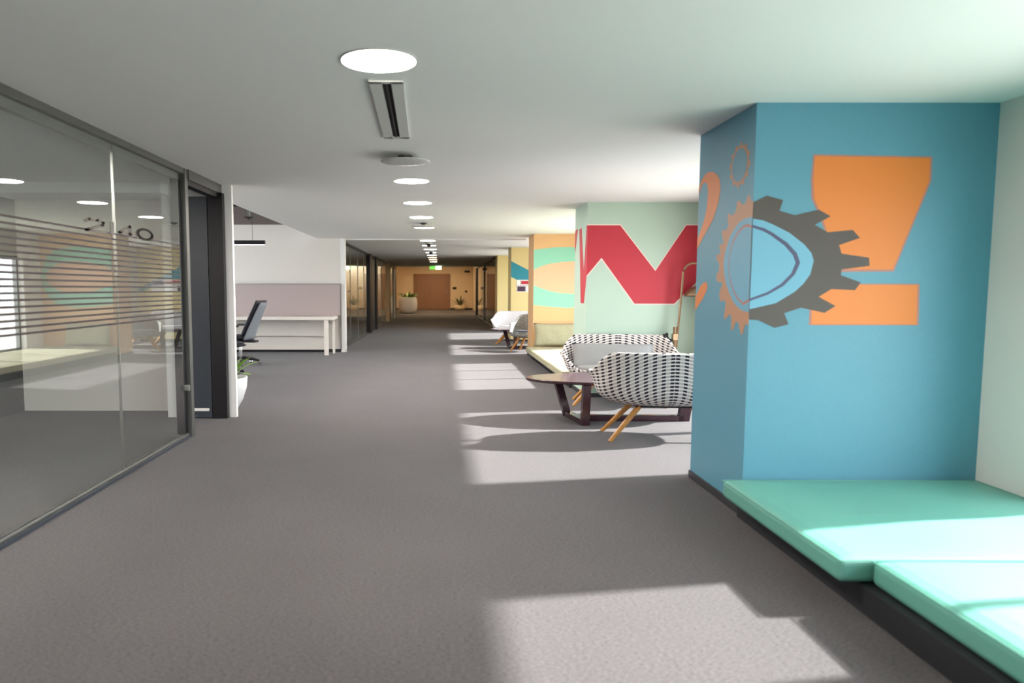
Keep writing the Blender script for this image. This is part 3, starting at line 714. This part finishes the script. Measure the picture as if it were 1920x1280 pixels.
t = thing('sprinkler_pipe', 'grey pipe with a small nozzle hanging from the raised ceiling', 'pipe', (-2.95, 11.6, 2.6))
dp = obj('drop_pipe', tube([(0, 0, 0), (0, 0, -.20)], .022, 12), 'grey_metal', t); obj('nozzle', lathe([(0, -.20), (.06, -.205), (.09, -.215), (.02, -.235), (0, -.25)], 20), 'black_metal', dp)
obj('branch_pipe', tube([(-2.2, 0, -.03), (.40, 0, -.03)], .02, 10), 'black_metal', t)

# ------------------------------------------------------------------ plants
def leaf_mesh(L, w, curl, up0, n=8):
    b = bmesh.new(); r = []
    for i in range(n+1):
        s = i/n; ww = w*math.sin(PI*min(1, .06+s*.94))**.8*.5; an = up0 - curl*s
        x = L*s*math.cos(up0-curl*s*.5); z = L*s*math.sin(up0-curl*s*.5)
        r.append((b.verts.new((x, -ww, z)), b.verts.new((x, 0, z-.12*ww)), b.verts.new((x, ww, z))))
    for a, c in zip(r, r[1:]):
        b.faces.new((a[0], c[0], c[1], a[1])); b.faces.new((a[1], c[1], c[2], a[2]))
    return b
def plant(name, label, loc, prof, leaves, m, potm='pot_white', soil_r=.2, soil_z=.4):
    t = thing(name, label, 'plant', loc)
    obj('pot', lathe(prof, 40), potm, t, True)
    obj('soil', lathe([(0, soil_z), (soil_r, soil_z), (soil_r, soil_z-.02), (0, soil_z-.02)], 28), 'soil', t)
    for L, w, curl, up0, az, r0 in leaves:
        o = obj('leaf', leaf_mesh(L, w, curl, up0), m, t, True, (r0*math.cos(az), r0*math.sin(az), soil_z)); o.rotation_euler = (0, 0, az)
    return t
lv = [(.30+.15*random.random(), .07+.03*random.random(), .9+.5*random.random(), 1.0+.4*random.random(), az, .05) for az in [k*2*PI/11+.2 for k in range(11)]]
lv = [(L*(.5 if math.cos(az) < -.2 or math.sin(az) < -.3 else 1), w, c_, u_, az, r_) for L, w, c_, u_, az, r_ in lv]
lv += [(.42, .13, 1.0, 1.25, -.25, .12), (.38, .12, 1.1, 1.1, .35, .12), (.34, .12, 1.2, .85, -.5, .12)]
plant('potted_plant', 'leafy plant in a white bowl planter behind the white wall end', (-2.36, 7.93, 0), [(0, 0), (.15, 0), (.17, .01), (.235, .12), (.275, .25), (.285, .36), (.27, .36), (.25, .30), (0, .30)], lv, 'leaf_green', soil_r=.255, soil_z=.32)
lv = [(.35+.25*random.random(), .10, 1.2+.5*random.random(), 1.0+.4*random.random(), random.random()*6.28, .1+.25*random.random()) for k in range(34)]
plant('tall_planter', 'tall rounded white planter with green foliage at the corridor end', (-1.77, 40.0, 0), [(0, 0), (.34, 0), (.44, .05), (.50, .25), (.505, .55), (.48, .78), (.42, .86), (.38, .86), (.38, .78), (0, .78)], lv, 'leaf_green', soil_r=.38, soil_z=.80)
lv = [(.55+.2*random.random(), .13, .5, 1.15+.2*random.random()-.3*(k % 2), k*2*PI/9, .06) for k in range(9)]
plant('potted_plant', 'upright sword leaved plant in a pale pot by the end wall', (1.18, 46.6, 0), [(0, 0), (.28, 0), (.33, .1), (.36, .28), (.34, .28), (0, .25)], lv, 'leaf_dark', 'paint_cream', .33, .25)
# small wall fittings at the end of the corridor
t = tag(obj('wall_switch', box(.74, .98, 47.41, 47.449, 1.28, 1.42, .01), 'black_metal'), 'small dark switch plate beside the brown double door', 'switch')
t = tag(obj('wall_speaker', box(1.48, 1.82, 47.30, 47.449, 2.33, 2.45, .01), 'black_metal'), 'small black box high on the end wall', 'speaker')
t = tag(obj('call_button', box(1.52, 1.66, 47.41, 47.449, 1.08, 1.20, .01), 'black_metal'), 'small dark button low on the end wall near the plant', 'switch')
